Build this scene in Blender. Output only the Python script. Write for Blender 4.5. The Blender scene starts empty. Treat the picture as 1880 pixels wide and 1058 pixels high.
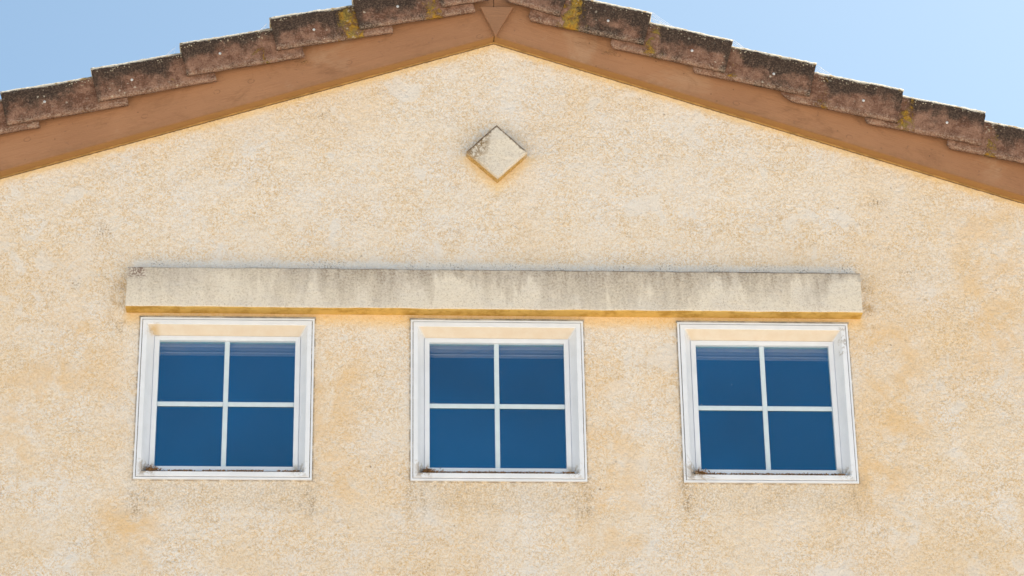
import bpy, bmesh, math, random
from mathutils import Vector, Matrix, noise as mnoise

scene = bpy.context.scene
COL = scene.collection
rnd = random.Random(11)

# ------------------------------------------------------------------ camera
CAM = Vector((-0.4797, -8.7505, -3.7322))
YAW, PITCH, ROLL, FPX = 0.0611, 0.4438, -0.0161, 5000.0
cam = bpy.data.objects.new('camera', bpy.data.cameras.new('camera'))
COL.objects.link(cam)
fw = Vector((math.sin(YAW)*math.cos(PITCH), math.cos(YAW)*math.cos(PITCH), math.sin(PITCH)))
r0 = Vector((math.cos(YAW), -math.sin(YAW), 0))
u0 = r0.cross(fw)
rt = math.cos(ROLL)*r0 + math.sin(ROLL)*u0
up = -math.sin(ROLL)*r0 + math.cos(ROLL)*u0
M = Matrix((rt, up, -fw)).transposed().to_4x4()
M.translation = CAM
cam.matrix_world = M
cam.data.sensor_width = 36.0
cam.data.lens = FPX/1880*36
cam.data.clip_end = 5000
cam.data.clip_start = 0.1
cam.data.dof.use_dof = True
cam.data.dof.focus_distance = 9.9
cam.data.dof.aperture_fstop = 5.6
scene.camera = cam

# ------------------------------------------------------------------ light
SUN_EL, SUN_AZ = math.radians(55), math.radians(50)     # azimuth from +Y towards +X
world = bpy.data.worlds.new('World')
scene.world = world
world.use_nodes = True
wn = world.node_tree.nodes
bg = wn['Background']
sky = wn.new('ShaderNodeTexSky')
sky.sky_type = 'NISHITA'
sky.sun_disc = False
sky.sun_elevation = SUN_EL
sky.sun_rotation = SUN_AZ
sky.air_density = 1.0
sky.dust_density = 1.5
sky.ozone_density = 0.8
tint = wn.new('ShaderNodeMix'); tint.data_type = 'RGBA'; tint.blend_type = 'MULTIPLY'
tint.inputs[0].default_value = 1.0
tint.inputs[7].default_value = (.91, 1.03, .975, 1)
world.node_tree.links.new(sky.outputs[0], tint.inputs[6])
world.node_tree.links.new(tint.outputs[2], bg.inputs[0])
bg.inputs[1].default_value = 0.071

sd = bpy.data.lights.new('sun', 'SUN')
sd.energy = 5.0
sd.angle = math.radians(0.53)
sd.color = (1.0, 0.94, 0.85)
so = bpy.data.objects.new('sun', sd)
COL.objects.link(so)
sdir = Vector((math.sin(SUN_AZ)*math.cos(SUN_EL), math.cos(SUN_AZ)*math.cos(SUN_EL), math.sin(SUN_EL)))
so.rotation_euler = sdir.to_track_quat('Z', 'Y').to_euler()
so.location = sdir*40

scene.view_settings.view_transform = 'Standard'
scene.view_settings.look = 'None'
scene.view_settings.gamma = 1.0
scene.view_settings.exposure = 1.31
scene.cycles.max_bounces = 8
scene.cycles.diffuse_bounces = 5

# ------------------------------------------------------------------ node helper
class NT:
    def __init__(s, name):
        s.m = bpy.data.materials.new(name)
        s.m.use_nodes = True
        s.t = s.m.node_tree
        s.b = s.t.nodes['Principled BSDF']
        s.tc = s.t.nodes.new('ShaderNodeTexCoord')
        s.pos = s.tc.outputs['Object']
        sp = s.t.nodes.new('ShaderNodeSeparateXYZ')
        s.t.links.new(s.pos, sp.inputs[0])
        s.x, s.y, s.z = sp.outputs
    def put(s, v, sock):
        if isinstance(v, bpy.types.NodeSocket): s.t.links.new(v, sock)
        elif isinstance(v, (tuple, list)):
            sock.default_value = tuple(v)+(1.0,) if len(sock.default_value) == 4 and len(v) == 3 else tuple(v)
        else: sock.default_value = v
    def math(s, op, a, b=0.0, c=None, clamp=False):
        n = s.t.nodes.new('ShaderNodeMath'); n.operation = op; n.use_clamp = clamp
        s.put(a, n.inputs[0]); s.put(b, n.inputs[1])
        if c is not None: s.put(c, n.inputs[2])
        return n.outputs[0]
    def mul(s, *a):
        o = a[0]
        for b in a[1:]: o = s.math('MULTIPLY', o, b)
        return o
    def add(s, *a):
        o = a[0]
        for b in a[1:]: o = s.math('ADD', o, b)
        return o
    def ramp(s, v, lo, hi, a=0.0, b=1.0, smooth=True):
        n = s.t.nodes.new('ShaderNodeMapRange'); n.clamp = True
        n.interpolation_type = 'SMOOTHSTEP' if smooth else 'LINEAR'
        s.put(v, n.inputs[0])
        for i, q in zip((1, 2, 3, 4), (lo, hi, a, b)): n.inputs[i].default_value = q
        return n.outputs[0]
    def scaled(s, sc, off=(0, 0, 0), src=None):
        n = s.t.nodes.new('ShaderNodeMapping')
        s.t.links.new(src or s.pos, n.inputs[0])
        n.inputs['Location'].default_value = off
        n.inputs['Scale'].default_value = sc
        return n.outputs[0]
    def noise(s, scale, detail=3, rough=0.55, dist=0.0, vec=None, color=False):
        n = s.t.nodes.new('ShaderNodeTexNoise')
        s.t.links.new(vec or s.pos, n.inputs['Vector'])
        n.inputs['Scale'].default_value = scale
        n.inputs['Detail'].default_value = detail
        n.inputs['Roughness'].default_value = rough
        n.inputs['Distortion'].default_value = dist
        return n.outputs['Color' if color else 'Fac']
    def vor(s, scale, feature='F1', vec=None, out='Distance', rand=1.0):
        n = s.t.nodes.new('ShaderNodeTexVoronoi'); n.feature = feature
        s.t.links.new(vec or s.pos, n.inputs['Vector'])
        n.inputs['Scale'].default_value = scale
        n.inputs['Randomness'].default_value = rand
        return n.outputs[out]
    def vor2(s, scale, off=(0, 0), stretch=1.0):
        c = s.t.nodes.new('ShaderNodeCombineXYZ')
        s.put(s.add(s.x, off[0]), c.inputs[0]); s.put(s.mul(s.add(s.z, off[1]), stretch), c.inputs[1])
        n = s.t.nodes.new('ShaderNodeTexVoronoi'); n.voronoi_dimensions = '2D'
        s.t.links.new(c.outputs[0], n.inputs['Vector']); n.inputs['Scale'].default_value = scale
        return n.outputs['Distance']
    def ridge(s, v, width):
        """1 along the line where a noise crosses its middle value"""
        d = s.math('ABSOLUTE', s.math('SUBTRACT', v, 0.5))
        return s.ramp(d, 0.0, width, 1.0, 0.0)
    def mix(s, f, a, b, mode='MIX'):
        n = s.t.nodes.new('ShaderNodeMix'); n.data_type = 'RGBA'; n.blend_type = mode
        s.put(f, n.inputs[0]); s.put(a, n.inputs[6]); s.put(b, n.inputs[7])
        return n.outputs[2]
    def attr(s, name):
        n = s.t.nodes.new('ShaderNodeAttribute'); n.attribute_type = 'OBJECT'; n.attribute_name = name
        return n.outputs['Fac']
    def rand(s):
        return s.t.nodes.new('ShaderNodeObjectInfo').outputs['Random']
    def nrm(s):
        n = s.t.nodes.new('ShaderNodeSeparateXYZ')
        s.t.links.new(s.t.nodes.new('ShaderNodeNewGeometry').outputs['Normal'], n.inputs[0])
        return n.outputs
    def warp(s, scale, amt, vec=None):
        c = s.noise(scale, 2, vec=vec, color=True)
        a = s.t.nodes.new('ShaderNodeVectorMath'); a.operation = 'SUBTRACT'
        s.t.links.new(c, a.inputs[0]); a.inputs[1].default_value = (.5, .5, .5)
        b = s.t.nodes.new('ShaderNodeVectorMath'); b.operation = 'SCALE'
        s.t.links.new(a.outputs[0], b.inputs[0]); b.inputs['Scale'].default_value = amt
        d = s.t.nodes.new('ShaderNodeVectorMath'); d.operation = 'ADD'
        s.t.links.new(b.outputs[0], d.inputs[0]); s.t.links.new(vec or s.pos, d.inputs[1])
        return d.outputs[0]
    def bump(s, h, dist, strength=1.0):
        n = s.t.nodes.new('ShaderNodeBump')
        n.inputs['Strength'].default_value = strength
        n.inputs['Distance'].default_value = dist
        s.put(h, n.inputs['Height'])
        s.t.links.new(n.outputs[0], s.b.inputs['Normal'])
    def fin(s, col, rough=0.85, spec=0.3):
        s.put(col, s.b.inputs['Base Color'])
        s.put(rough, s.b.inputs['Roughness'])
        s.put(spec, s.b.inputs['Specular IOR Level'])
        return s.m
    def box(s, cx, cz, hx, hz, soft):
        """1 inside the x/z rectangle, fading over soft outside it"""
        dx = s.math('SUBTRACT', s.math('ABSOLUTE', s.math('SUBTRACT', s.x, cx)), hx)
        dz = s.math('SUBTRACT', s.math('ABSOLUTE', s.math('SUBTRACT', s.z, cz)), hz)
        return s.ramp(s.math('MAXIMUM', dx, dz), 0.0, soft, 1.0, 0.0)

# ------------------------------------------------------------------ main measures (metres)
WINX = (-0.9488, 0.0, 0.9457)
WW, WH = 0.61, 0.608
APX, APZ, SL = 0.0014, 1.4450, 0.332
ANG = math.atan(SL)
GROUND = -5.35
HALF = 3.35           # half width of the gable wall
DEEP = 9.0

# ------------------------------------------------------------------ materials
def mat_wall():
    m = NT('aged_stucco')
    w = m.warp(28, 0.018)
    big = m.noise(1.15, 3, 0.6, 0.6)
    med = m.noise(4.2, 4, 0.62, 0.5)
    fine = m.noise(80, 3, 0.55, 0.3, vec=w)
    lace = m.ridge(fine, 0.058)
    lace2 = m.ridge(m.noise(48, 3, 0.6, 0.6, vec=w), 0.034)
    grain = m.noise(150, 3, 0.7)
    base = m.mix(m.ramp(med, .36, .62), (.728, .713, .690), (.745, .702, .638))
    # patches the sun and rain left ochre, patches scoured pale
    base = m.mix(m.mul(m.ramp(big, .47, .68), .36), base, (.70, .545, .36))
    side = m.add(m.ramp(m.x, 1.0, 1.9, 0, .34), m.ramp(m.x, -1.0, -1.8, 0, .22), m.ramp(m.z, -.1, -.7, 0, .22))
    base = m.mix(m.mul(side, m.ramp(med, .38, .60)), base, (.68, .545, .37))
    pale = m.ramp(m.noise(7.5, 4, .6, .9), .575, .66)
    base = m.mix(m.mul(pale, .38), base, (.665, .655, .635))
    dens = m.mul(m.ramp(m.noise(5.2, 3, .6), .36, .60, .50, 1), m.math('SUBTRACT', 1, m.mul(pale, .85)))
    base = m.mix(m.mul(lace, dens, .70), base, (.66, .46, .21))
    base = m.mix(m.mul(lace2, dens, .72), base, (.50, .34, .155))
    base = m.mix(m.mul(m.ramp(grain, .56, .70), .50), base, (.40, .30, .20))
    base = m.mix(m.mul(m.ramp(grain, .45, .30), .50), base, (.84, .80, .74))
    for px, pz, rr in ((-1.401, .65, .028), (-1.496, .433, .018), (-.623, 1.139, .016), (.482, .652, .008), (1.399, .805, .026), (-.147, .644, .020), (-1.335, .27, .018), (1.482, .497, .02), (-.793, 1.164, .016), (-.724, 1.199, .012), (.801, .292, .012), (-.408, .091, .012)):
        q = m.mul(m.box(px, pz, rr*.2, rr*.2, rr*1.8), m.ramp(grain, .47, .60), m.ramp(m.noise(26, 4, .7), .42, .58))
        base = m.mix(m.mul(q, .85), base, (.27, .18, .09))
    on = m.ramp(m.noise(7, 5, .7, .6), .40, .60)
    for px, pz, hx, hz, k in ((-1.261, -.521, .03, .05, .55), (-.585, -.1, .03, .2, .35), (-1.609, -.064, .06, .15, .35), (.395, -.30, .03, .2, .35), (1.409, .10, .04, .16, .5), (1.325, -.286, .03, .03, .55), (1.78, .45, .05, .25, .4), (-1.453, .164, .06, .1, .3)):
        base = m.mix(m.mul(m.box(px, pz, hx, hz, .12), on, k*1.5), base, (.69, .50, .28))
    # brownish blotches and rust-like freckles
    bl = m.mul(m.ramp(m.noise(9, 5, .7, .8), .66, .76), m.ramp(fine, .46, .56))
    base = m.mix(m.mul(bl, .75), base, (.36, .25, .14))
    sp = m.mul(m.ramp(m.vor2(5.5, (3.3, 1.7)), .030, .016), m.ramp(grain, .44, .54), m.ramp(m.noise(2.3, 2), .52, .58), .7)
    base = m.mix(m.mul(sp, .85), base, (.15, .10, .06))
    # ochre halo along the eaves and below the band
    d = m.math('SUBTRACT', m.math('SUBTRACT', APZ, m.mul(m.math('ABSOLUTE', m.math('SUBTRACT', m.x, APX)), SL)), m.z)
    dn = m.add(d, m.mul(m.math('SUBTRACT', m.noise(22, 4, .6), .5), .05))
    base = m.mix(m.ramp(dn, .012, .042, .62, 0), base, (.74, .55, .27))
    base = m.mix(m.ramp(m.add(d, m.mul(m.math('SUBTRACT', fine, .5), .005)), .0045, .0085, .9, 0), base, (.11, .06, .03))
    s1 = m.mul(m.ramp(m.add(m.z, m.mul(m.math('SUBTRACT', m.noise(16, 4, .6), .5), .05)), .255, .312, 0, 1), m.box(0, .2, 1.295, .13, .03))
    base = m.mix(m.mul(s1, .65), base, (.72, .50, .21))
    # sky bounce off the ledge, painted as a pale bluish strip above the band
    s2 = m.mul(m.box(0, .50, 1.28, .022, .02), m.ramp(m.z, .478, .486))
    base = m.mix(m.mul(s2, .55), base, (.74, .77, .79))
    s3 = m.mul(m.box(0, .49, 1.28, .03, .03), m.ramp(grain, .54, .62), m.ramp(m.noise(6, 3), .42, .6))
    base = m.mix(m.mul(s3, .75), base, (.13, .11, .10))
    # diamond: ochre below its lower edges, a grey wash above its upper edges
    ax = m.math('ABSOLUTE', m.math('SUBTRACT', m.x, .006)); az = m.math('SUBTRACT', m.z, .961)
    dd = m.math('SUBTRACT', m.add(ax, m.math('ABSOLUTE', az)), .108)
    dd = m.add(dd, m.mul(m.math('SUBTRACT', m.noise(22, 4, .6), .5), .035))
    base = m.mix(m.mul(m.ramp(dd, .0, .075, .70, 0), m.ramp(az, .03, -.02)), base, (.72, .54, .28))
    base = m.mix(m.mul(m.ramp(dd, .0, .035, .8, 0), m.ramp(az, .0, .03), m.ramp(grain, .48, .6)), base, (.24, .17, .10))
    base = m.mix(m.mul(m.ramp(dd, .01, .05, .7, 0), m.ramp(az, .0, .03), m.ramp(m.x, 0, .04)), base, (.66, .66, .64))
    # grime round each window opening and dirty runs below its lower corners
    for i, wx in enumerate(WINX):
        ring = m.math('SUBTRACT', m.box(wx, 0, WW/2+.002, WH/2+.002, .03), 0)
        gr = m.mul(ring, m.ramp(m.noise(14, 5, .7), .50, .72), .6)
        base = m.mix(m.mul(gr, .7), base, (.30, .22, .14))
        edge = m.mul(m.box(wx, 0, WW/2+.001, WH/2+.001, .007), m.ramp(m.noise(26, 3, .6), .36, .56))
        base = m.mix(m.mul(edge, .65), base, (.09, .065, .05))
        und = m.mul(m.box(wx, -.345, WW/2-.005, .04, .06), m.ramp(grain, .42, .62))
        base = m.mix(m.mul(und, .42), base, (.40, .34, .26))
        for cx in (wx-WW/2+.02, wx+WW/2-.01):
            run = m.mul(m.box(cx, -.36, .008, .055, .045), m.ramp(m.noise(24, 4, .7, vec=m.scaled((1, 1, .45))), .46, .62))
            base = m.mix(m.mul(run, m.ramp(grain, .40, .60), .8), base, (.27, .20, .12))
        for cx, hz, k in ((wx+WW/2+.075, .30, .34), (wx-WW/2-.06, .25, .18)):
            oc = m.mul(m.box(cx, -.10, .03, hz, .12), m.ramp(m.noise(5.5, 4, .6, .5), .45, .62))
            base = m.mix(m.mul(oc, k*.8), base, (.70, .49, .25))
    # band ends: brown weep marks
    for cx in (-1.335, 1.325):
        e = m.mul(m.box(cx, .37, .012, .07, .03), m.ramp(m.noise(20, 5, .7), .44, .60))
        base = m.mix(m.mul(e, m.ramp(grain, .38, .56), .8), base, (.42, .28, .13))
    # troweled dash: raised grains leaning one way, broad float marks beneath
    tr = m.noise(58, 2, .5, .25, vec=m.scaled((1.25, 1, .8), (0, 0, 0), src=m.warp(5, .02)))
    h = m.add(m.mul(fine, .8), m.mul(tr, .8), m.mul(grain, .55), m.mul(m.noise(16, 3), 1.2), m.mul(m.noise(3, 2), 2.2))
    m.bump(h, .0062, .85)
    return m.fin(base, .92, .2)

def mat_trim_stucco(name, diamond=False):
    m = NT(name)
    grain = m.noise(130, 4, .72)
    spk = m.ramp(m.noise(210, 2, .6), .56, .68)
    base = m.mix(m.ramp(m.noise(9, 4, .6), .38, .62), (.670, .640, .580), (.71, .672, .590))
    base = m.mix(m.mul(m.ramp(grain, .50, .70), .42), base, (.38, .31, .23))
    base = m.mix(m.mul(m.ramp(grain, .42, .30), .45), base, (.80, .74, .67))
    base = m.mix(m.mul(spk, .38), base, (.28, .22, .16))
    if diamond:
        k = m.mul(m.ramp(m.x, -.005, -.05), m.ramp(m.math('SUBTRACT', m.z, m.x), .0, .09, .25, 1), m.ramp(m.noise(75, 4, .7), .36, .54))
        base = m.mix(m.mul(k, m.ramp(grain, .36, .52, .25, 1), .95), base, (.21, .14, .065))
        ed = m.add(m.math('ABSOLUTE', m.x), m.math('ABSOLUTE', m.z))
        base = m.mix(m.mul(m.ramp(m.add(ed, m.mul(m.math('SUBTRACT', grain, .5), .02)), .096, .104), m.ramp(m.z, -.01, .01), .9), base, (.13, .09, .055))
        base = m.mix(m.mul(m.ramp(m.y, -.036, -.028), m.ramp(m.z, .02, -.02)), base, m.mix(m.ramp(grain, .4, .6), (.60, .41, .16), (.38, .24, .08)))  # lower sides coloured ochre for the warm light bounced from below
    else:
        # black mould washed down from the top edge, in vertical runs
        st = m.noise(5.0, 5, .72, .3, vec=m.scaled((1, 0, .22)))
        st2 = m.noise(30, 3, .6, 0, vec=m.scaled((1, 0, .16), (3, 0, 0)))
        dz = m.math('SUBTRACT', .485, m.z)
        reach = m.ramp(st, .34, .64, .02, .21)
        k = m.math('DIVIDE', dz, reach)
        k = m.mul(m.ramp(k, .0, 1.0, 1, 0, False), m.ramp(st2, .30, .66, .5, 1), m.ramp(grain, .36, .62, .55, 1))
        side = m.ramp(m.x, -.9, -.5, .65, 1)
        base = m.mix(m.mul(k, side, .86), base, (.185, .14, .10))
        top = m.mul(m.ramp(m.add(dz, m.mul(grain, .006)), .013, .004), m.ramp(m.noise(9, 4, .7), .36, .52, .3, 1))
        base = m.mix(m.mul(top, .95), base, (.10, .08, .07))
        corner = m.mul(m.box(-1.27, .465, .012, .012, .03), m.ramp(grain, .42, .56))
        base = m.mix(m.mul(corner, .8), base, (.15, .09, .07))
        # warm ground bounce painted in ochre on the underside of the band
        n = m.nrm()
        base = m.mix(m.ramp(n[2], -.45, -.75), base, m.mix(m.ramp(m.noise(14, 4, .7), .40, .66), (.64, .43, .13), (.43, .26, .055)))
    h = m.add(m.mul(grain, 1.0), m.mul(m.noise(55, 3), .7))
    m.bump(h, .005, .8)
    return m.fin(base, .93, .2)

def mat_fascia():
    m = NT('brown_painted_wood')
    gv = m.scaled((1, 6, 14))
    g = m.noise(9, 5, .65, .4, vec=gv)
    fine = m.noise(60, 3, .6, 0, vec=m.scaled((1, 3, 5)))
    spots = m.noise(55, 3, .65)
    base = m.mix(m.ramp(m.noise(2.6, 3, .6), .35, .65), (.310, .160, .086), (.350, .185, .100))
    base = m.mix(m.mul(m.ramp(g, .50, .70), .5), base, (.29, .145, .075))
    base = m.mix(m.mul(m.ramp(fine, .62, .76), .4), base, (.25, .14, .08))
    base = m.mix(m.mul(m.ramp(spots, .66, .72), .6), base, (.20, .11, .07))
    base = m.mix(m.mul(m.ramp(m.noise(4.5, 4, .65, .5), .55, .70), .35), base, (.43, .30, .20))
    sm = m.mul(m.ramp(m.noise(3.4, 5, .72, 1.2, vec=m.scaled((1, 1, 1.6), (4, 0, 2))), .50, .70), m.ramp(fine, .36, .60, .4, 1))
    base = m.mix(m.mul(sm, .8), base, (.225, .115, .06))
    base = m.mix(m.mul(m.ramp(m.z, .030, .004), m.ramp(spots, .3, .6), .45), base, (.25, .14, .07))
    # knots ringed under the paint
    v = m.vor2(3.4, (2.2, .4), 1.5)
    k = m.mul(m.ramp(m.math('ABSOLUTE', m.math('SUBTRACT', v, .040)), .0, .014, 1, 0), m.ramp(spots, .36, .5))
    base = m.mix(m.mul(k, .7), base, (.20, .105, .06))
    d2 = m.vor2(9, (.7, 1.1))
    base = m.mix(m.mul(m.ramp(d2, .030, .014), m.ramp(m.noise(2.2, 2), .52, .58), .7), base, (.09, .05, .03))
    # darker at the top / warm ground bounce painted on the underside
    base = m.mix(m.mul(m.ramp(m.z, .16, .20), .5), base, (.22, .12, .07))
    n = m.nrm()
    base = m.mix(m.mul(m.ramp(n[2], -.6, -.85), .8), base, (.30, .16, .05))
    h = m.add(m.mul(g, .8), m.mul(fine, .5), m.mul(v, .4), m.mul(spots, .4))
    m.bump(h, .0022, .9)
    return m.fin(base, .78, .3)

def mat_tile():
    m = NT('weathered_clay_tile')
    R = m.rand()
    off = m.t.nodes.new('ShaderNodeCombineXYZ')
    m.put(m.mul(R, 37), off.inputs[0]); m.put(m.mul(R, 11), off.inputs[1]); m.put(m.mul(R, 23), off.inputs[2])
    va = m.t.nodes.new('ShaderNodeVectorMath'); va.operation = 'ADD'
    m.t.links.new(m.pos, va.inputs[0]); m.t.links.new(off.outputs[0], va.inputs[1])
    P = va.outputs[0]
    u = m.math('ABSOLUTE', m.x)          # 0 at the open tail, 0.44 at the tucked-in head
    h = m.z
    grain = m.noise(170, 4, .7, vec=P)
    mott = m.noise(26, 5, .68, .4, vec=P)
    big = m.noise(8, 4, .6, .3, vec=P)
    clay = m.mix(m.ramp(mott, .36, .64), (.130, .065, .043), (.270, .156, .110))
    clay = m.mix(m.mul(m.ramp(grain, .52, .70), .5), clay, (.40, .30, .25))
    clay = m.mix(m.mul(m.ramp(grain, .46, .34), .6), clay, (.075, .045, .038))
    # black algae: strongest on the upper half and away from the newer strip by the overlap
    cover = m.add(.07, m.mul(big, 1.35), m.ramp(h, .03, .13, -.24, .32), m.ramp(u, .25, .31, 0, -.42), m.ramp(u, .03, .0, 0, .22), m.mul(m.math('SUBTRACT', m.noise(34, 5, .75, vec=P), .5), .7), m.attr('algae'))  # tail-edge term paints in the step shadow between tiles
    black = m.mix(m.ramp(grain, .44, .66), (.034, .026, .022), (.105, .076, .058))
    col = m.mix(m.mul(m.ramp(cover, .50, .92), .93), clay, black)
    # grey haze around the lower edge
    col = m.mix(m.mul(m.ramp(h, .03, .0), m.ramp(grain, .42, .62), .55), col, (.36, .31, .26))
    # mustard lichen beside the overlap
    ye = m.mul(m.ramp(m.math('ABSOLUTE', m.math('SUBTRACT', u, .282)), .085, .0), 1.0)
    ye = m.mul(m.ramp(m.add(m.mul(ye, .36), m.mul(m.noise(21, 6, .8, 1.0, vec=P), 1.15), m.ramp(h, .02, .12, .04, -.04), m.attr('moss')), .93, 1.06), m.ramp(grain, .34, .50, .4, 1))
    col = m.mix(ye, col, m.mix(m.ramp(mott, .4, .6), (.38, .215, .03), (.27, .20, .05)))
    # rain-washed vertical streaks in the algae
    stk = m.noise(60, 3, .6, 0, vec=m.scaled((1, 0, .12), src=P))
    col = m.mix(m.mul(m.ramp(stk, .54, .68), m.ramp(h, .12, .07), m.ramp(grain, .4, .6), .55), col, (.30, .19, .145))
    # pale crusty lichen dots
    v1 = m.vor(95, vec=m.warp(60, .01, vec=P)); v2 = m.vor(42, vec=m.warp(70, .012, vec=P))
    topm = m.ramp(h, .07, .145, 0, 1)
    lm = m.add(m.mul(topm, .46), m.mul(m.noise(11, 3, .6, vec=P), .9), m.ramp(u, .18, .30, 0, .10))
    d1 = m.mul(m.ramp(v1, .34, .20), m.ramp(lm, .74, .86))
    d2 = m.mul(m.ramp(v2, .22, .13), m.ramp(m.noise(7, 2, .5, vec=P), .55, .64))
    col = m.mix(m.mul(d1, m.ramp(grain, .36, .5), .85), col, (.56, .49, .36))
    col = m.mix(m.mul(d2, .6), col, (.50, .46, .38))
    # broken pale crust over the rounded top and the upper face of the tile
    yy = m.math('SUBTRACT', m.y, m.mul(u, .050))
    cr = m.mul(m.ramp(m.add(yy, m.mul(m.math('SUBTRACT', m.noise(60, 5, .75, vec=P), .5), .010)), .0016, .0045), m.ramp(h, .124, .130), m.ramp(m.noise(110, 5, .75, vec=P), .34, .46, .25, 1))
    col = m.mix(m.mul(cr, .92), col, m.mix(m.ramp(m.noise(30, 3, vec=P), .55, .66), (.62, .56, .45), (.40, .27, .12)))
    m.bump(m.add(m.mul(grain, .8), m.mul(mott, .8), m.mul(d1, .8), m.mul(ye, .9)), .0032, .9)
    return m.fin(col, .93, .15)

def mat_simple(name, col, rough=.6, var=.06, scale=30, spec=.35, dirt_bounce=None):
    m = NT(name)
    n = m.noise(scale, 3, .6)
    c = m.mix(m.ramp(n, .35, .65), tuple(q*(1-var) for q in col), tuple(min(1, q*(1+var)) for q in col))
    if dirt_bounce: c = dirt_bounce(m, c)
    return m.fin(c, rough, spec)

def white_dirt_bounce(m, c):
    """grime in the lower lip and the corners of a window, bounce light painted on its head (object origin = window centre)"""
    g = m.noise(60, 5, .75)
    g2 = m.noise(18, 4, .7)
    ax = m.math('ABSOLUTE', m.x)
    low = m.mul(m.box(0, -.2762, .262, .0006, .0022), m.ramp(g, .34, .50))
    c = m.mix(m.mul(low, .85), c, (.30, .16, .07))
    cor = m.mul(m.box(-.262, -.262, .008, .012, .03), m.ramp(g, .40, .58))
    c = m.mix(m.mul(cor, .8), c, (.24, .17, .08))
    cor = m.mul(m.box(.262, -.265, .006, .010, .03), m.ramp(g, .42, .60))
    c = m.mix(m.mul(cor, .75), c, (.30, .25, .17))
    cor = m.mul(m.box(.284, .235, .006, .045, .014), m.ramp(g, .52, .64), .7, m.attr('mould'))
    c = m.mix(m.mul(cor, .9), c, (.20, .17, .13))
    # warm bounce from the ground, painted tan on the head of the reveal
    hd = m.mul(m.ramp(m.z, .2512, .2522), m.ramp(m.z, .2775, .2765), m.ramp(m.add(ax, m.mul(m.math('SUBTRACT', .277, m.z), .9)), .282, .270), m.ramp(m.y, -.0112, -.0095))
    c = m.mix(m.mul(hd, .72), c, m.mix(m.ramp(g2, .35, .65), (.66, .53, .36), (.70, .60, .45)))
    cor = m.mul(m.box(-.262, .262, .004, .004, .032), m.ramp(g2, .40, .64))
    c = m.mix(m.mul(cor, .65, m.attr('rust')), c, (.50, .33, .10))
    c = m.mix(m.mul(m.ramp(g, .68, .74), .5), c, (.45, .38, .30))
    return c

def mat_glass():
    m = bpy.data.materials.new('coated_glass'); m.use_nodes = True
    t = m.node_tree; t.nodes.clear()
    o = t.nodes.new('ShaderNodeOutputMaterial')
    gl = t.nodes.new('ShaderNodeBsdfGlossy'); gl.inputs['Color'].default_value = (.060, .56, .93, 1); gl.inputs['Roughness'].default_value = .012
    tr = t.nodes.new('ShaderNodeBsdfTransparent'); tr.inputs['Color'].default_value = (.95, .95, .95, 1)
    di = t.nodes.new('ShaderNodeBsdfDiffuse')
    tc = t.nodes.new('ShaderNodeTexCoord')
    mx = t.nodes.new('ShaderNodeMixShader'); mx.inputs[0].default_value = .215
    t.links.new(tr.outputs[0], mx.inputs[1]); t.links.new(gl.outputs[0], mx.inputs[2])
    lf = t.nodes.new('ShaderNodeTexNoise'); lf.inputs['Scale'].default_value = 2.6; lf.inputs['Detail'].default_value = 2
    oi = t.nodes.new('ShaderNodeNewGeometry'); t.links.new(oi.outputs['Position'], lf.inputs['Vector'])
    lr_ = t.nodes.new('ShaderNodeMapRange'); t.links.new(lf.outputs['Fac'], lr_.inputs[0])
    lr_.inputs[1].default_value = .3; lr_.inputs[2].default_value = .7; lr_.inputs[3].default_value = .175; lr_.inputs[4].default_value = .255
    t.links.new(lr_.outputs[0], mx.inputs[0])
    # thin dust film with a few specks and smears
    n = t.nodes.new('ShaderNodeTexNoise'); n.inputs['Scale'].default_value = 16; n.inputs['Detail'].default_value = 5
    t.links.new(tc.outputs['Object'], n.inputs['Vector'])
    v = t.nodes.new('ShaderNodeTexVoronoi'); v.inputs['Scale'].default_value = 17
    t.links.new(tc.outputs['Object'], v.inputs['Vector'])
    r1 = t.nodes.new('ShaderNodeMapRange'); t.links.new(v.outputs['Distance'], r1.inputs[0])
    r1.inputs[1].default_value = .055; r1.inputs[2].default_value = .03; r1.inputs[3].default_value = 0; r1.inputs[4].default_value = .5
    r2 = t.nodes.new('ShaderNodeMapRange'); t.links.new(n.outputs['Fac'], r2.inputs[0])
    r2.inputs[1].default_value = .52; r2.inputs[2].default_value = .60; r2.inputs[3].default_value = 0; r2.inputs[4].default_value = 1
    k = t.nodes.new('ShaderNodeMath'); k.operation = 'MULTIPLY'
    t.links.new(r1.outputs[0], k.inputs[0]); t.links.new(r2.outputs[0], k.inputs[1])
    k2 = t.nodes.new('ShaderNodeMath'); k2.operation = 'ADD'; t.links.new(k.outputs[0], k2.inputs[0]); k2.inputs[1].default_value = .014
    di.inputs['Color'].default_value = (.6, .6, .6, 1)
    mm = t.nodes.new('ShaderNodeMixShader')
    t.links.new(k2.outputs[0], mm.inputs[0]); t.links.new(mx.outputs[0], mm.inputs[1]); t.links.new(di.outputs[0], mm.inputs[2])
    t.links.new(mm.outputs[0], o.inputs['Surface'])
    return m

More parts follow.
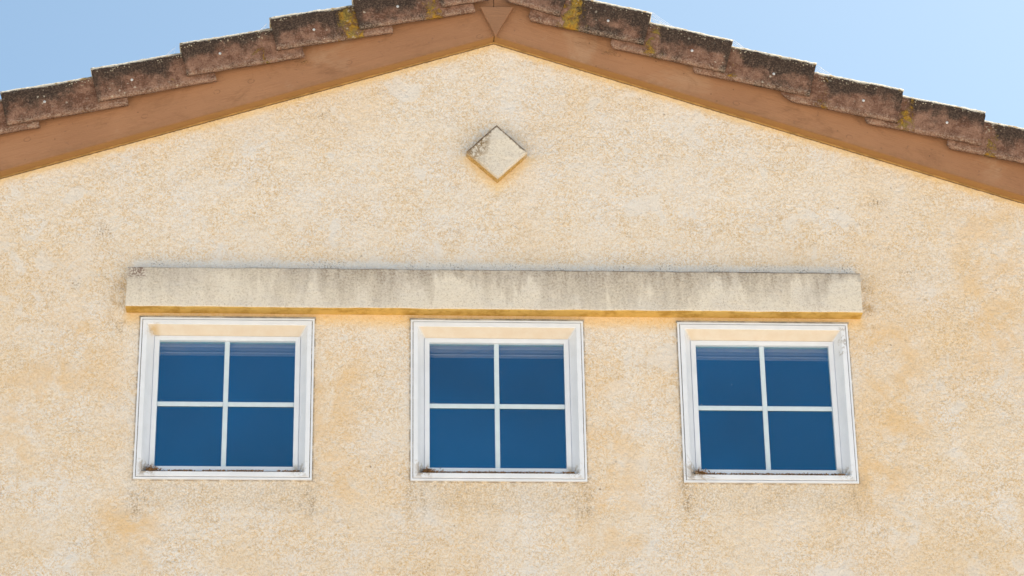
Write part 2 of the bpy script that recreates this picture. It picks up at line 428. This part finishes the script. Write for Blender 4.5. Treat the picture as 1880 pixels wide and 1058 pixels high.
MW = mat_wall()
ML = mat_trim_stucco('band_stucco')
MD = mat_trim_stucco('ornament_stucco', True)
MF = mat_fascia()
MT = mat_tile()
MWHITE = mat_simple('white_vinyl', (.70, .755, .84), .42, .03, 12, .4, white_dirt_bounce)
MMUNT = mat_simple('pale_blue_grey_vinyl', (.56, .67, .76), .45, .03)
MGLASS = mat_glass()
MFLASH = mat_simple('dull_flashing', (.27, .25, .22), .7, .35, 25)
MSLAT = mat_simple('blind_slats', (.38, .38, .37), .5, .05)
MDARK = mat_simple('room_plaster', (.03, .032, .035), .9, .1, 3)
MNAIL = mat_simple('galvanised_nail', (.50, .53, .56), .5, .2, 200)
MWEB = mat_simple('spider_silk', (.85, .85, .85), .5, .02)
MLITTER = mat_simple('dry_litter', (.24, .13, .055), .95, .6, 140)
MROOF = mat_simple('roof_field_clay', (.17, .11, .09), .95, .35, 14)

def mat_ground():
    m = NT('sunlit_dry_ground')
    n = m.noise(.35, 5, .65); g = m.noise(9, 5, .7)
    c = m.mix(m.ramp(n, .35, .65), (.57, .475, .37), (.63, .535, .43))
    c = m.mix(m.mul(m.ramp(g, .5, .7), .4), c, (.38, .31, .22))
    m.bump(g, .02, .6)
    return m.fin(c, .95, .2)

# ------------------------------------------------------------------ mesh helpers
def obj(name, bm, mat, parent=None, smooth=False):
    me = bpy.data.meshes.new(name)
    bmesh.ops.recalc_face_normals(bm, faces=bm.faces)
    bm.to_mesh(me); bm.free()
    me.materials.append(mat)
    if smooth:
        for p in me.polygons: p.use_smooth = True
    o = bpy.data.objects.new(name, me)
    COL.objects.link(o)
    if parent: o.parent = parent
    return o

def empty(name, loc, parent=None):
    o = bpy.data.objects.new(name, None); COL.objects.link(o)
    o.empty_display_size = .1
    o.location = loc
    if parent: o.parent = parent
    return o

def tag(o, label=None, cat=None, group=None, kind=None):
    if label: o['label'] = label
    if cat: o['category'] = cat
    if group: o['group'] = group
    if kind: o['kind'] = kind
    return o

def box(bm, x0, x1, y0, y1, z0, z1):
    v = [bm.verts.new((x, y, z)) for x in (x0, x1) for y in (y0, y1) for z in (z0, z1)]
    for f in ((0, 1, 3, 2), (4, 6, 7, 5), (0, 4, 5, 1), (2, 3, 7, 6), (0, 2, 6, 4), (1, 5, 7, 3)):
        bm.faces.new([v[i] for i in f])

def bevel(bm, off, seg=2):
    bmesh.ops.bevel(bm, geom=list(bm.edges), offset=off, segments=seg, affect='EDGES', profile=.5)

def prism(bm, pts, y0, y1):
    """polygon in x/z given thickness along y"""
    a = [bm.verts.new((x, y0, z)) for x, z in pts]
    b = [bm.verts.new((x, y1, z)) for x, z in pts]
    bm.faces.new(a); bm.faces.new(b[::-1])
    for i in range(len(pts)):
        j = (i+1) % len(pts)
        bm.faces.new((a[i], a[j], b[j], b[i]))

def frame_ring(bm, rings):
    """rings: list of (left, right, bottom, top, y) joined in order"""
    vs = []
    for (l, r, b, t, y) in rings:
        vs.append([bm.verts.new(p) for p in ((l, y, b), (r, y, b), (r, y, t), (l, y, t))])
    for a, b in zip(vs, vs[1:]):
        for i in range(4):
            j = (i+1) % 4
            bm.faces.new((a[i], a[j], b[j], b[i]))

def rough_edges(o, amp, sc, seed):
    for v in o.data.vertices:
        d = mnoise.noise_vector(v.co*sc + Vector((seed, 0, 0)))
        v.co += d*amp

# ------------------------------------------------------------------ ground
bm = bmesh.new()
n = 24
g = [[bm.verts.new((-2000+4000*i/n, -2000+4000*j/n, GROUND)) for j in range(n+1)] for i in range(n+1)]
for i in range(n):
    for j in range(n): bm.faces.new((g[i][j], g[i+1][j], g[i+1][j+1], g[i][j+1]))
tag(obj('ground', bm, mat_ground()), 'dry sandy ground round the house', kind='structure')

# ------------------------------------------------------------------ house
house = tag(empty('stucco_house', (0, 0, GROUND)),
            'cream stucco gable end with brown rake boards, clay rake tiles and three small square windows', 'house')
def hp(o):
    """parent to the house, keeping the given world place"""
    o.parent = house
    o.location = o.location - Vector((0, 0, GROUND))
    return o

def top(x): return APZ - SL*abs(x-APX) + .10

# gable wall with three openings, plus side and back walls
HO = .291             # half opening, hidden behind the frames
xs = [-HALF]
for wx in WINX: xs += [wx-HO, wx+HO]
xs = xs + [APX, HALF]; xs = sorted(xs)
zs = [GROUND, -HO, HO]
bm = bmesh.new()
cache = {}
def V(x, y, z):
    k = (round(x, 5), round(y, 5), round(z, 5))
    if k not in cache: cache[k] = bm.verts.new((x, y, z))
    return cache[k]
for i in range(len(xs)-1):
    a, b = xs[i], xs[i+1]; mid = (a+b)/2
    hole = any(abs(mid-wx) < HO for wx in WINX)
    bm.faces.new((V(a, 0, zs[0]), V(b, 0, zs[0]), V(b, 0, zs[1]), V(a, 0, zs[1])))
    if not hole: bm.faces.new((V(a, 0, zs[1]), V(b, 0, zs[1]), V(b, 0, zs[2]), V(a, 0, zs[2])))
    bm.faces.new((V(a, 0, zs[2]), V(b, 0, zs[2]), V(b, 0, top(b)), V(a, 0, top(a))))
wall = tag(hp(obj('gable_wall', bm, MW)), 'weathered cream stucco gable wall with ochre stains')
bm = bmesh.new()
for sx in (-1, 1):
    x0, x1 = sorted((sx*HALF, sx*(HALF-.15)))
    box(bm, x0, x1, .002, DEEP, GROUND, top(HALF)-.02)
prism(bm, [(-HALF+.152, GROUND), (HALF-.152, GROUND), (HALF-.152, top(HALF)-.02), (APX, APZ+.05), (-HALF+.152, top(HALF)-.02)], DEEP-.15, DEEP-.002)
hp(obj('side_walls', bm, MW))
# dark room behind the windows (back partition and ceiling)
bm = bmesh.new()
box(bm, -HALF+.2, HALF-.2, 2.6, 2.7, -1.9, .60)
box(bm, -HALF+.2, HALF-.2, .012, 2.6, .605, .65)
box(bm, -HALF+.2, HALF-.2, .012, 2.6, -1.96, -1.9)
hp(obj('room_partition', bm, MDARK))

# projecting band over the windows
bm = bmesh.new()
pts_t = (.480, .485); pts_b = (.3245, .3265)
nx = 90; prof = [(0, 1.0), (-.055, 1.0), (-.055, .0), (0, .0)]
def band_profile(x):
    f = (x+1.304)/2.604
    zt = pts_t[0]+(pts_t[1]-pts_t[0])*f; zb = pts_b[0]+(pts_b[1]-pts_b[0])*f
    r = .006; out = [(.004, zt+.002)]
    out += [(-.055+r+.0, zt), (-.055+r*.3, zt-r*.3), (-.055, zt-r)]
    for k in range(1, 8): out.append((-.055, zt-r+(zb+r-zt+r)*k/8))
    out += [(-.055, zb+r), (-.055+r*.3, zb+r*.3), (-.055+r, zb), (-.027, zb), (.004, zb)]
    return out
rings = []
for i in range(nx+1):
    x = -1.304+2.604*i/nx
    ring = []
    for (y, z) in band_profile(x):
        p = Vector((x, y, z))
        d = mnoise.noise_vector(p*9)*.0022 + mnoise.noise_vector(p*38)*.0012
        if y > 0: d *= 0
        ring.append(bm.verts.new(p+d))
    rings.append(ring)
for a, b in zip(rings, rings[1:]):
    for i in range(len(a)-1): bm.faces.new((a[i], a[i+1], b[i+1], b[i]))
bm.faces.new(rings[0]); bm.faces.new(rings[-1][::-1])
tag(hp(obj('window_band', bm, ML)), 'projecting grey-stained stucco band with dark mould runs')

# diamond
bm = bmesh.new()
hx, hz = .110, .110
ring_n = 12
outl = []
cs = [(0, hz), (hx, 0), (.002, -hz+.004), (-hx, 0)]
for i in range(4):
    a, b = cs[i], cs[(i+1) % 4]
    for k in range(ring_n): outl.append((a[0]+(b[0]-a[0])*k/ring_n, a[1]+(b[1]-a[1])*k/ring_n))
lay = [(1.0, .003), (1.0, -.043), (.985, -.0475), (.96, -.049), (.6, -.0495)]
vv = [[bm.verts.new(Vector((x*s, y, z*s)) + (mnoise.noise_vector(Vector((x, y, z))*40)*.0016 if y < 0 else Vector((0, 0, 0)))) for (x, z) in outl] for s, y in lay]
for a, b in zip(vv, vv[1:]):
    for i in range(len(a)):
        j = (i+1) % len(a); bm.faces.new((a[i], a[j], b[j], b[i]))
bm.faces.new(vv[-1])
dm = obj('diamond_ornament', bm, MD); dm.location = (.006, 0, .962); hp(dm)
tag(dm, 'raised stucco diamond with brown mould on its left side')

# rake boards
for s in (-1, 1):
    bm = bmesh.new()
    L = 3.9
    # local x runs down the slope from the ridge, local z is across the board
    hgt = .225
    k = math.tan(ANG)
    pts = [(0.0012, 0), (L, 0), (L, hgt), (0.0012-hgt*k, hgt)]
    pts = [(s*x, z) for x, z in pts]
    prism(bm, pts, -.047, -.0002)
    bmesh.ops.bevel(bm, geom=[e for e in bm.edges if abs(e.verts[0].co.z) < 1e-4 and abs(e.verts[1].co.z) < 1e-4], offset=.0022, segments=2, affect='EDGES')
    o = obj('rake_board', bm, MF)
    o.location = (APX, 0, APZ); o.rotation_euler = (0, s*ANG, 0)
    hp(o)
    bm = bmesh.new()
    prism(bm, [(s*.001, -.0028), (s*L, -.0028), (s*L, -.0006), (s*.001, -.0006)], -.009, -.0003)
    t = obj('stucco_stop', bm, mat_simple('ochre_stop', (.38, .235, .085), .8, .2, 20))
    t.location = (APX, 0, APZ); t.rotation_euler = (0, s*ANG, 0); hp(t)

# peak plate
bm = bmesh.new()
prism(bm, [(-.050, 1.5590), (.073, 1.5600), (.0055, 1.4350)], -.071, -.052)
bevel(bm, .0012, 1)
pp = obj('peak_plate', bm, MF)
tag(hp(pp), 'small inverted triangular wooden plate over the board joint')

# ------------------------------------------------------------------ roof and rake tiles
bm = bmesh.new()
for s in (-1, 1):
    e = HALF+.45
    pts = [(APX, APZ+.195), (s*e, APZ-SL*e+.195), (s*e, APZ-SL*e+.26), (APX, APZ+.26)]
    prism(bm, pts, -.03 if s < 0 else -.0302, DEEP+.3)
roof = hp(obj('roof', bm, MROOF))
for s in (-1, 1):        # barrel-tiled field of each slope
    bm = bmesh.new()
    ny, nr = 216, 11
    rows = []
    for r in range(nr):
        for e2 in (0, 1):
            x = .06+.34*(r+e2) - (0 if e2 == 0 else -.01)
            lift = .012 if e2 else .0
            row = []
            for j in range(ny+1):
                y = .18+(DEEP-.1)*j/ny
                zz = APZ - SL*x + .272 + .022*abs(math.sin(y*math.pi/.26)) + lift
                row.append(bm.verts.new((s*x, y, zz)))
            rows.append(row)
    for a, b in zip(rows, rows[1:]):
        for j in range(ny): bm.faces.new((a[j], a[j+1], b[j+1], b[j]))
    t = obj('roof_tiling', bm, MROOF, roof)
# ridge tiles
for k in range(22):
    bm = bmesh.new()
    y0 = -.10+.40*k; sec = []
    for q in range(2):
        for rad in (.115, .098):
            sec.append([bm.verts.new((APX+(rad-.01*q)*math.cos(a), y0+.44*q, APZ+.285+.004*q*-1+(rad-.01*q)*.75*math.sin(a))) for a in [math.pi*i/12 for i in range(13)]])
    for a, b in ((0, 2), (1, 3), (0, 1), (2, 3)):
        for i in range(12): bm.faces.new((sec[a][i], sec[a][i+1], sec[b][i+1], sec[b][i]))
    obj('ridge_tile', bm, MT, roof)

def make_tile(s, length, H, seed, chip=False):
    """L-shaped rake tile. s=-1: head lies towards +x (left slope); s=+1: head towards -x.
    origin: lower outer corner of the open tail."""
    bm = bmesh.new()
    T = .0145; Rr = .031; back = .21
    prof = []
    for k in range(9): prof.append((0, (H-Rr)*k/8))
    for k in range(1, 6):
        a = math.pi/2*k/5
        prof.append((Rr-Rr*math.cos(a), H-Rr+Rr*math.sin(a)))
    for q in (.03, .05, .08, .12, .16, back): prof.append((q, H-.0005*q*20))
    outer = prof
    inner = [(min(y+T, back), min(z, H-T) if y < T else z-T) for y, z in prof]
    inner = []
    for k, (y, z) in enumerate(prof):
        if k < 9: inner.append((T, min(z, H-T-.003)))
        elif k < 14: inner.append((T+.001*(k-8), H-T-.002+.0004*(k-8)))
        else: inner.append((max(y, T+.008), z-T))
    nx = 44
    secs = []
    for i in range(nx+1):
        u = i/nx
        x = length*u
        row = []
        for ring, sgn in ((outer, 1), (inner, 0)):
            rr = []
            for (y, z) in ring:
                xx = x
                # worn rounded corner at the lower head end
                if s > 0 and u > .955 and z < .03:
                    cut = (u-.955)/.045
                    zz = z + (1-math.sqrt(max(0, 1-cut**2)))*.016*(1-z/.03)
                else: zz = z
                if chip and u > .88 and z < .04: zz += (u-.88)/.12*.026*(1-z/.04)
                p = Vector((xx, y, zz))
                q = p + Vector((seed*3.1, seed, 0))
                d = mnoise.noise_vector(q*14)*.0016
                if sgn:
                    d += mnoise.noise_vector(q*55)*.0011
                    if z > H-.02: d += Vector((0, 0, abs(mnoise.noise(q*95))*.0042))
                    if i in (0, nx): d += Vector((mnoise.noise(q*60)*.0032, 0, 0))
                    if z < .001: d += Vector((0, 0, mnoise.noise(q*70)*.0018))
                p2 = p+d
                # yaw the tile: the head tucks in towards the board
                p2.y += .050*p2.x
                rr.append(bm.verts.new((-s*p2.x, p2.y, p2.z)))
            row.append(rr)
        secs.append(row)
    for a, b in zip(secs, secs[1:]):
        for r in (0, 1):
            for k in range(len(outer)-1):
                bm.faces.new((a[r][k], a[r][k+1], b[r][k+1], b[r][k]))
        bm.faces.new((a[0][0], b[0][0], b[1][0], a[1][0]))
        bm.faces.new((a[0][-1], b[0][-1], b[1][-1], a[1][-1]))
    for row in (secs[0], secs[-1]):
        for k in range(len(outer)-1):
            bm.faces.new((row[0][k], row[0][k+1], row[1][k+1], row[1][k]))
    return bm

# (tail x, tail z, slope, length, moss, algae, chipped)
LEFT = [(-3.02, .612, .24, .44, 0, 0, 0), (-2.70, .715, .24, .44, -.1, 0, 0), (-2.38, .822, .24, .44, 0, .05, 0),
        (-2.07, .925, .24, .44, -.1, -.08, 0), (-1.757, 1.021, .243, .44, -.12, .0, 0), (-1.436, 1.124, .255, .435, -.13, -.03, 0),
        (-1.121, 1.236, .238, .435, -.03, .10, 0), (-.798, 1.351, .222, .435, .13, .12, 0), (-.495, 1.444, .222, .435, .06, .16, 0),
        (-.192, 1.545, .235, .178, .0, .12, 0)]
RIGHT = [(.242, 1.5135, .355, .215, .06, .1, 0), (.551, 1.397, .262, .44, .15, .16, 0), (.848, 1.283, .270, .435, .04, .02, 0),
         (1.157, 1.189, .25, .44, -.04, .12, 0), (1.475, 1.082, .245, .445, -.02, -.02, 1), (1.774, .993, .240, .43, .05, -.02, 0),
         (2.08, .890, .24, .44, 0, 0, 0), (2.385, .790, .24, .44, 0, 0, 0), (2.69, .69, .24, .44, 0, 0, 0), (3.0, .59, .24, .44, 0, 0, 0)]
seed = 1
NAILH = {0: .062}
for s, arr in ((-1, LEFT), (1, RIGHT)):
    for (tx, tz, sl, ln, moss, algae, chip) in arr:
        seed += 1
        Hh = .150 if s < 0 else .153
        bm = make_tile(s, ln, Hh, seed*1.37, bool(chip))
        t = obj('rake_tile', bm, MT)
        for p in t.data.polygons: p.use_smooth = True
        a = math.atan(sl)
        t.location = (tx, -.0975, tz-.0020)
        t.rotation_euler = (0, s*a, 0)
        t['moss'] = float(moss); t['algae'] = float(algae)
        hp(t)
        # nail head with its washer of pale sealant
        if ln > .3:
            bm = bmesh.new()
            nxp = .145+rnd.uniform(-.012, .012); nz = .062+rnd.uniform(-.006, .006)
            bmesh.ops.create_uvsphere(bm, u_segments=12, v_segments=8, radius=.0052, matrix=Matrix.Translation((-s*nxp, .050*nxp-.001, nz)) @ Matrix.Diagonal((1, .55, 1, 1)))
            nl = obj('nail_head', bm, MNAIL, t, True)

# ------------------------------------------------------------------ windows
def make_window(wx, rust, mould):
    w = empty('window', (wx, 0, 0)); hp(w)
    def P(name, bm, mat, sm=False):
        o = obj(name, bm, mat, w, sm); o['rust'] = rust; o['mould'] = mould; return o
    X, Z = WW/2, WH/2
    bm = bmesh.new()      # nailing flange: thin outermost strip
    frame_ring(bm, [(-X, X, -Z, Z, .003), (-X, X, -Z, Z, -.0085), (-X+.0068, X-.0068, -Z+.0068, Z-.0068, -.0085), (-X+.0068, X-.0068, -Z+.0068, Z-.0068, .004)])
    P('outer_flange', bm, MWHITE)
    bm = bmesh.new()      # face frame and splayed reveal
    a, b = X-.0092, Z-.0092
    rx, rz, rb = .0165, .0175, .0185
    s1 = (-a, a, -b, b)
    i1 = (-a+rx, a-rx, -b+rb, b-rz)
    e = .0014
    i2 = (i1[0]+.0235, i1[1]-.0235, i1[2]+.0175, i1[3]-.0270)
    frame_ring(bm, [(*s1, .006), (*s1, -.0115+e), (s1[0]+e, s1[1]-e, s1[2]+e, s1[3]-e, -.0115),
                    (i1[0]-e, i1[1]+e, i1[2]-e, i1[3]+e, -.0115), (*i1, -.0115+e), (*i2, .034)])
    P('frame', bm, MWHITE)
    bm = bmesh.new()      # inner sash
    o_ = (i2[0]-.002, i2[1]+.002, i2[2]-.002, i2[3]+.002)
    o2 = (i2[0]+.0002, i2[1]-.0002, i2[2]+.0002, i2[3]-.0002)
    q = (o2[0]+.0175, o2[1]-.0175, o2[2]+.0165, o2[3]-.0165)
    frame_ring(bm, [(*o2, .036), (*o2, .0285+.0012), (o2[0]+.0012, o2[1]-.0012, o2[2]+.0012, o2[3]-.0012, .0285), (q[0]-.0012, q[1]+.0012, q[2]-.0012, q[3]+.0012, .0285), (*q, .0297), (*q, .047)])
    P('sash', bm, MWHITE)
    bm = bmesh.new()      # backing rail that closes the gap to the wall opening
    frame_ring(bm, [(-.296, .296, -.296, .296, .008), (-.296, .296, -.296, .296, .052), (q[0], q[1], q[2], q[3], .052), (q[0], q[1], q[2], q[3], .0475)])
    P('backing_rail', bm, MWHITE)
    mx = (q[0]+q[1])/2-.001; mz = (q[2]+q[3])/2-.001; hw = .0085
    zt = q[3]; zb = q[2]
    for (x0, x1, z0, z1) in ((q[0], mx-hw, zb, mz-hw), (mx+hw, q[1], zb, mz-hw), (q[0], mx-hw, mz+hw, zt), (mx+hw, q[1], mz+hw, zt)):
        bm = bmesh.new(); box(bm, x0-(.004 if x0 != q[0] else 0), x1+(.004 if x1 != q[1] else 0), .0442, .0452, z0-(.004 if z0 != zb else 0), z1+(.004 if z1 != zt else 0))
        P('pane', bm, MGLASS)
    bm = bmesh.new(); box(bm, mx-hw, mx+hw, .0380, .0436, zb+.0002, zt-.0002)
    bmesh.ops.bevel(bm, geom=list(bm.edges), offset=.0015, segments=1, affect='EDGES')
    P('muntin', bm, MMUNT)
    for (x0, x1) in ((q[0]+.0002, mx-hw-.0002), (mx+hw+.0002, q[1]-.0002)):
        bm = bmesh.new(); box(bm, x0, x1, .0382, .0436, mz-hw, mz+hw)
        bmesh.ops.bevel(bm, geom=list(bm.edges), offset=.0015, segments=1, affect='EDGES')
        P('muntin', bm, MMUNT)
    # raised mini blind behind the glass
    bm = bmesh.new()
    box(bm, q[0]-.02, q[1]+.02, .062, .092, zt-.012, zt+.016)
    for k in range(3):
        z = zt-.014-.0030*k
        box(bm, q[0]-.016, q[1]+.016, .064+.0006*(k % 2), .089, z-.0011, z)
    box(bm, q[0]-.016, q[1]+.016, .066, .088, zt-.0330, zt-.0290)
    P('blind', bm, MSLAT)
    # flashing lip above the frame, slightly bent
    bm = bmesh.new()
    N = 16; prev = None
    for k in range(N+1):
        x = -X-.004+(WW+.008)*k/N
        zz = Z+.0048+mnoise.noise(Vector((x*4+wx*7, 0, 0)))*.0020
        ring = [bm.verts.new(p) for p in ((x, .003, zz), (x, -.014, zz-.0012), (x, -.014, zz-.0050), (x, .003, zz-.0036))]
        if prev:
            for i in range(4): bm.faces.new((prev[i], prev[(i+1) % 4], ring[(i+1) % 4], ring[i]))
        else: bm.faces.new(ring)
        prev = ring
    bm.faces.new(prev[::-1])
    P('drip_flashing', bm, MFLASH)
    return w

W1 = tag(make_window(WINX[0], 1.0, .1), 'left white square window with rust stain in its top left corner')
W2 = tag(make_window(WINX[1], .15, .0), 'middle white square window')
W3 = tag(make_window(WINX[2], .35, 1.0), 'right white square window with mould on its upper right frame')

# ------------------------------------------------------------------ litter in the lower lips of the windows
bm = bmesh.new()
lr = random.Random(5)
for wx in WINX:
    for k in range(900):
        u = lr.random()
        t_ = lr.random()
        if t_ < .25: x = -.262+abs(lr.gauss(0, .022)); zz = abs(lr.gauss(0, .006))
        else:
            x = -.262+.524*u; zz = abs(lr.gauss(0, .0012))
            if mnoise.noise(Vector((x*22, wx*9, 3))) < -.30: continue
        y = lr.uniform(-.006, .018)
        z = -.2745+(y+.0115)*.38+zz
        r = lr.uniform(.0008, .0026)
        bmesh.ops.create_icosphere(bm, subdivisions=1, radius=r, matrix=Matrix.Translation((wx+x, y, z)) @ Matrix.Rotation(lr.random()*3, 4, 'Y') @ Matrix.Diagonal((lr.uniform(.8, 2.4), 1, lr.uniform(.4, .9), 1)))
tag(obj('plant_litter', bm, MLITTER), 'brown dry crumbs lying along the lower lips of the three windows', kind='stuff')

# ------------------------------------------------------------------ cobwebs
def strands(name, segs, rad, label, cat='cobweb', group=None, mat=MWEB):
    bm = bmesh.new()
    for pts in segs:
        prev = None
        for i, p in enumerate(pts):
            p = Vector(p)
            d = (Vector(pts[min(i+1, len(pts)-1)])-Vector(pts[max(i-1, 0)])).normalized()
            a = d.orthogonal().normalized(); b = d.cross(a)
            ring = [bm.verts.new(p+rad*(a*math.cos(q)+b*math.sin(q))) for q in (0, 2.094, 4.189)]
            if prev:
                for k in range(3): bm.faces.new((prev[k], prev[(k+1) % 3], ring[(k+1) % 3], ring[k]))
            prev = ring
    o = obj(name, bm, mat)
    return tag(o, label, cat, group)
def sag(a, b, n=6, k=.004):
    a = Vector(a); b = Vector(b)
    return [tuple(a.lerp(b, i/n) - Vector((0, 0, k*math.sin(math.pi*i/n)))) for i in range(n+1)]
webR = [(.593, 1.543, 'below the end of the second tile right of the ridge'), (.893, 1.43, 'below the end of the third tile right of the ridge'), (1.197, 1.33, 'below the end of the fourth tile right of the ridge')]
lr = random.Random(9)
for (x, z, lab) in webR:
    segs = []
    for k in range(7):
        f = lr.random()
        segs.append(sag((x-.002, -.07+f*.02, z+.005-f*.035), (x+.03+.05*(1-f)+lr.uniform(0, .02), -.06+lr.uniform(0, .03), z-.040-lr.uniform(0, .012)), k=.003))
    strands('cobweb', segs, .00035, 'wispy white cobweb %s' % lab, group='cobwebs on the roof tiles')
for (x, z, lab) in [(-1.165, 1.37, 'at the open end of the tile above the left window'), (-.835, 1.478, 'at the open end of the yellow-stained tile left of the peak')]:
    segs = []
    for k in range(7):
        f = lr.random()
        segs.append(sag((x-.004, -.07+f*.02, z+.002-f*.03), (x-.03-.04*(1-f), -.06+lr.uniform(0, .03), z-.042-lr.uniform(0, .01)), k=.003))
    strands('cobweb', segs, .00035, 'wispy white cobweb %s' % lab, group='cobwebs on the roof tiles')
segs = []
for k in range(9):
    segs.append(sag((.9457-.30+lr.uniform(-.02, .02), -.014, -.20-lr.uniform(0, .08)), (.9457-.25+lr.uniform(-.03, .06), -.014, -.285-lr.uniform(-.01, .02)), k=.01*lr.random()))
strands('cobweb', segs, .0004, 'dirty tangled cobweb over the lower left corner of the right window',
        mat=mat_simple('dusty_silk', (.42, .36, .28), .9, .2))
for (x, z, y, lab) in [(.425, 1.378, -.068, 'caught under the second overlap right of the peak'), (-.70, 1.318, -.066, 'caught under the overlap of the dark tile left of the peak')]:
    segs = []
    for k in range(16):
        a = Vector((x+lr.gauss(0, .010), y+lr.uniform(-.006, .012), z+lr.uniform(-.004, .010)))
        segs.append(sag(tuple(a), tuple(a+Vector((lr.uniform(-.03, .03), lr.uniform(-.004, .008), -lr.uniform(0, .016)))), k=.006*lr.random()))
    strands('dry_debris', segs, .0006, 'small tangle of dry plant bits %s' % lab, 'debris', group='plant bits caught under the rake tiles',
            mat=MLITTER)
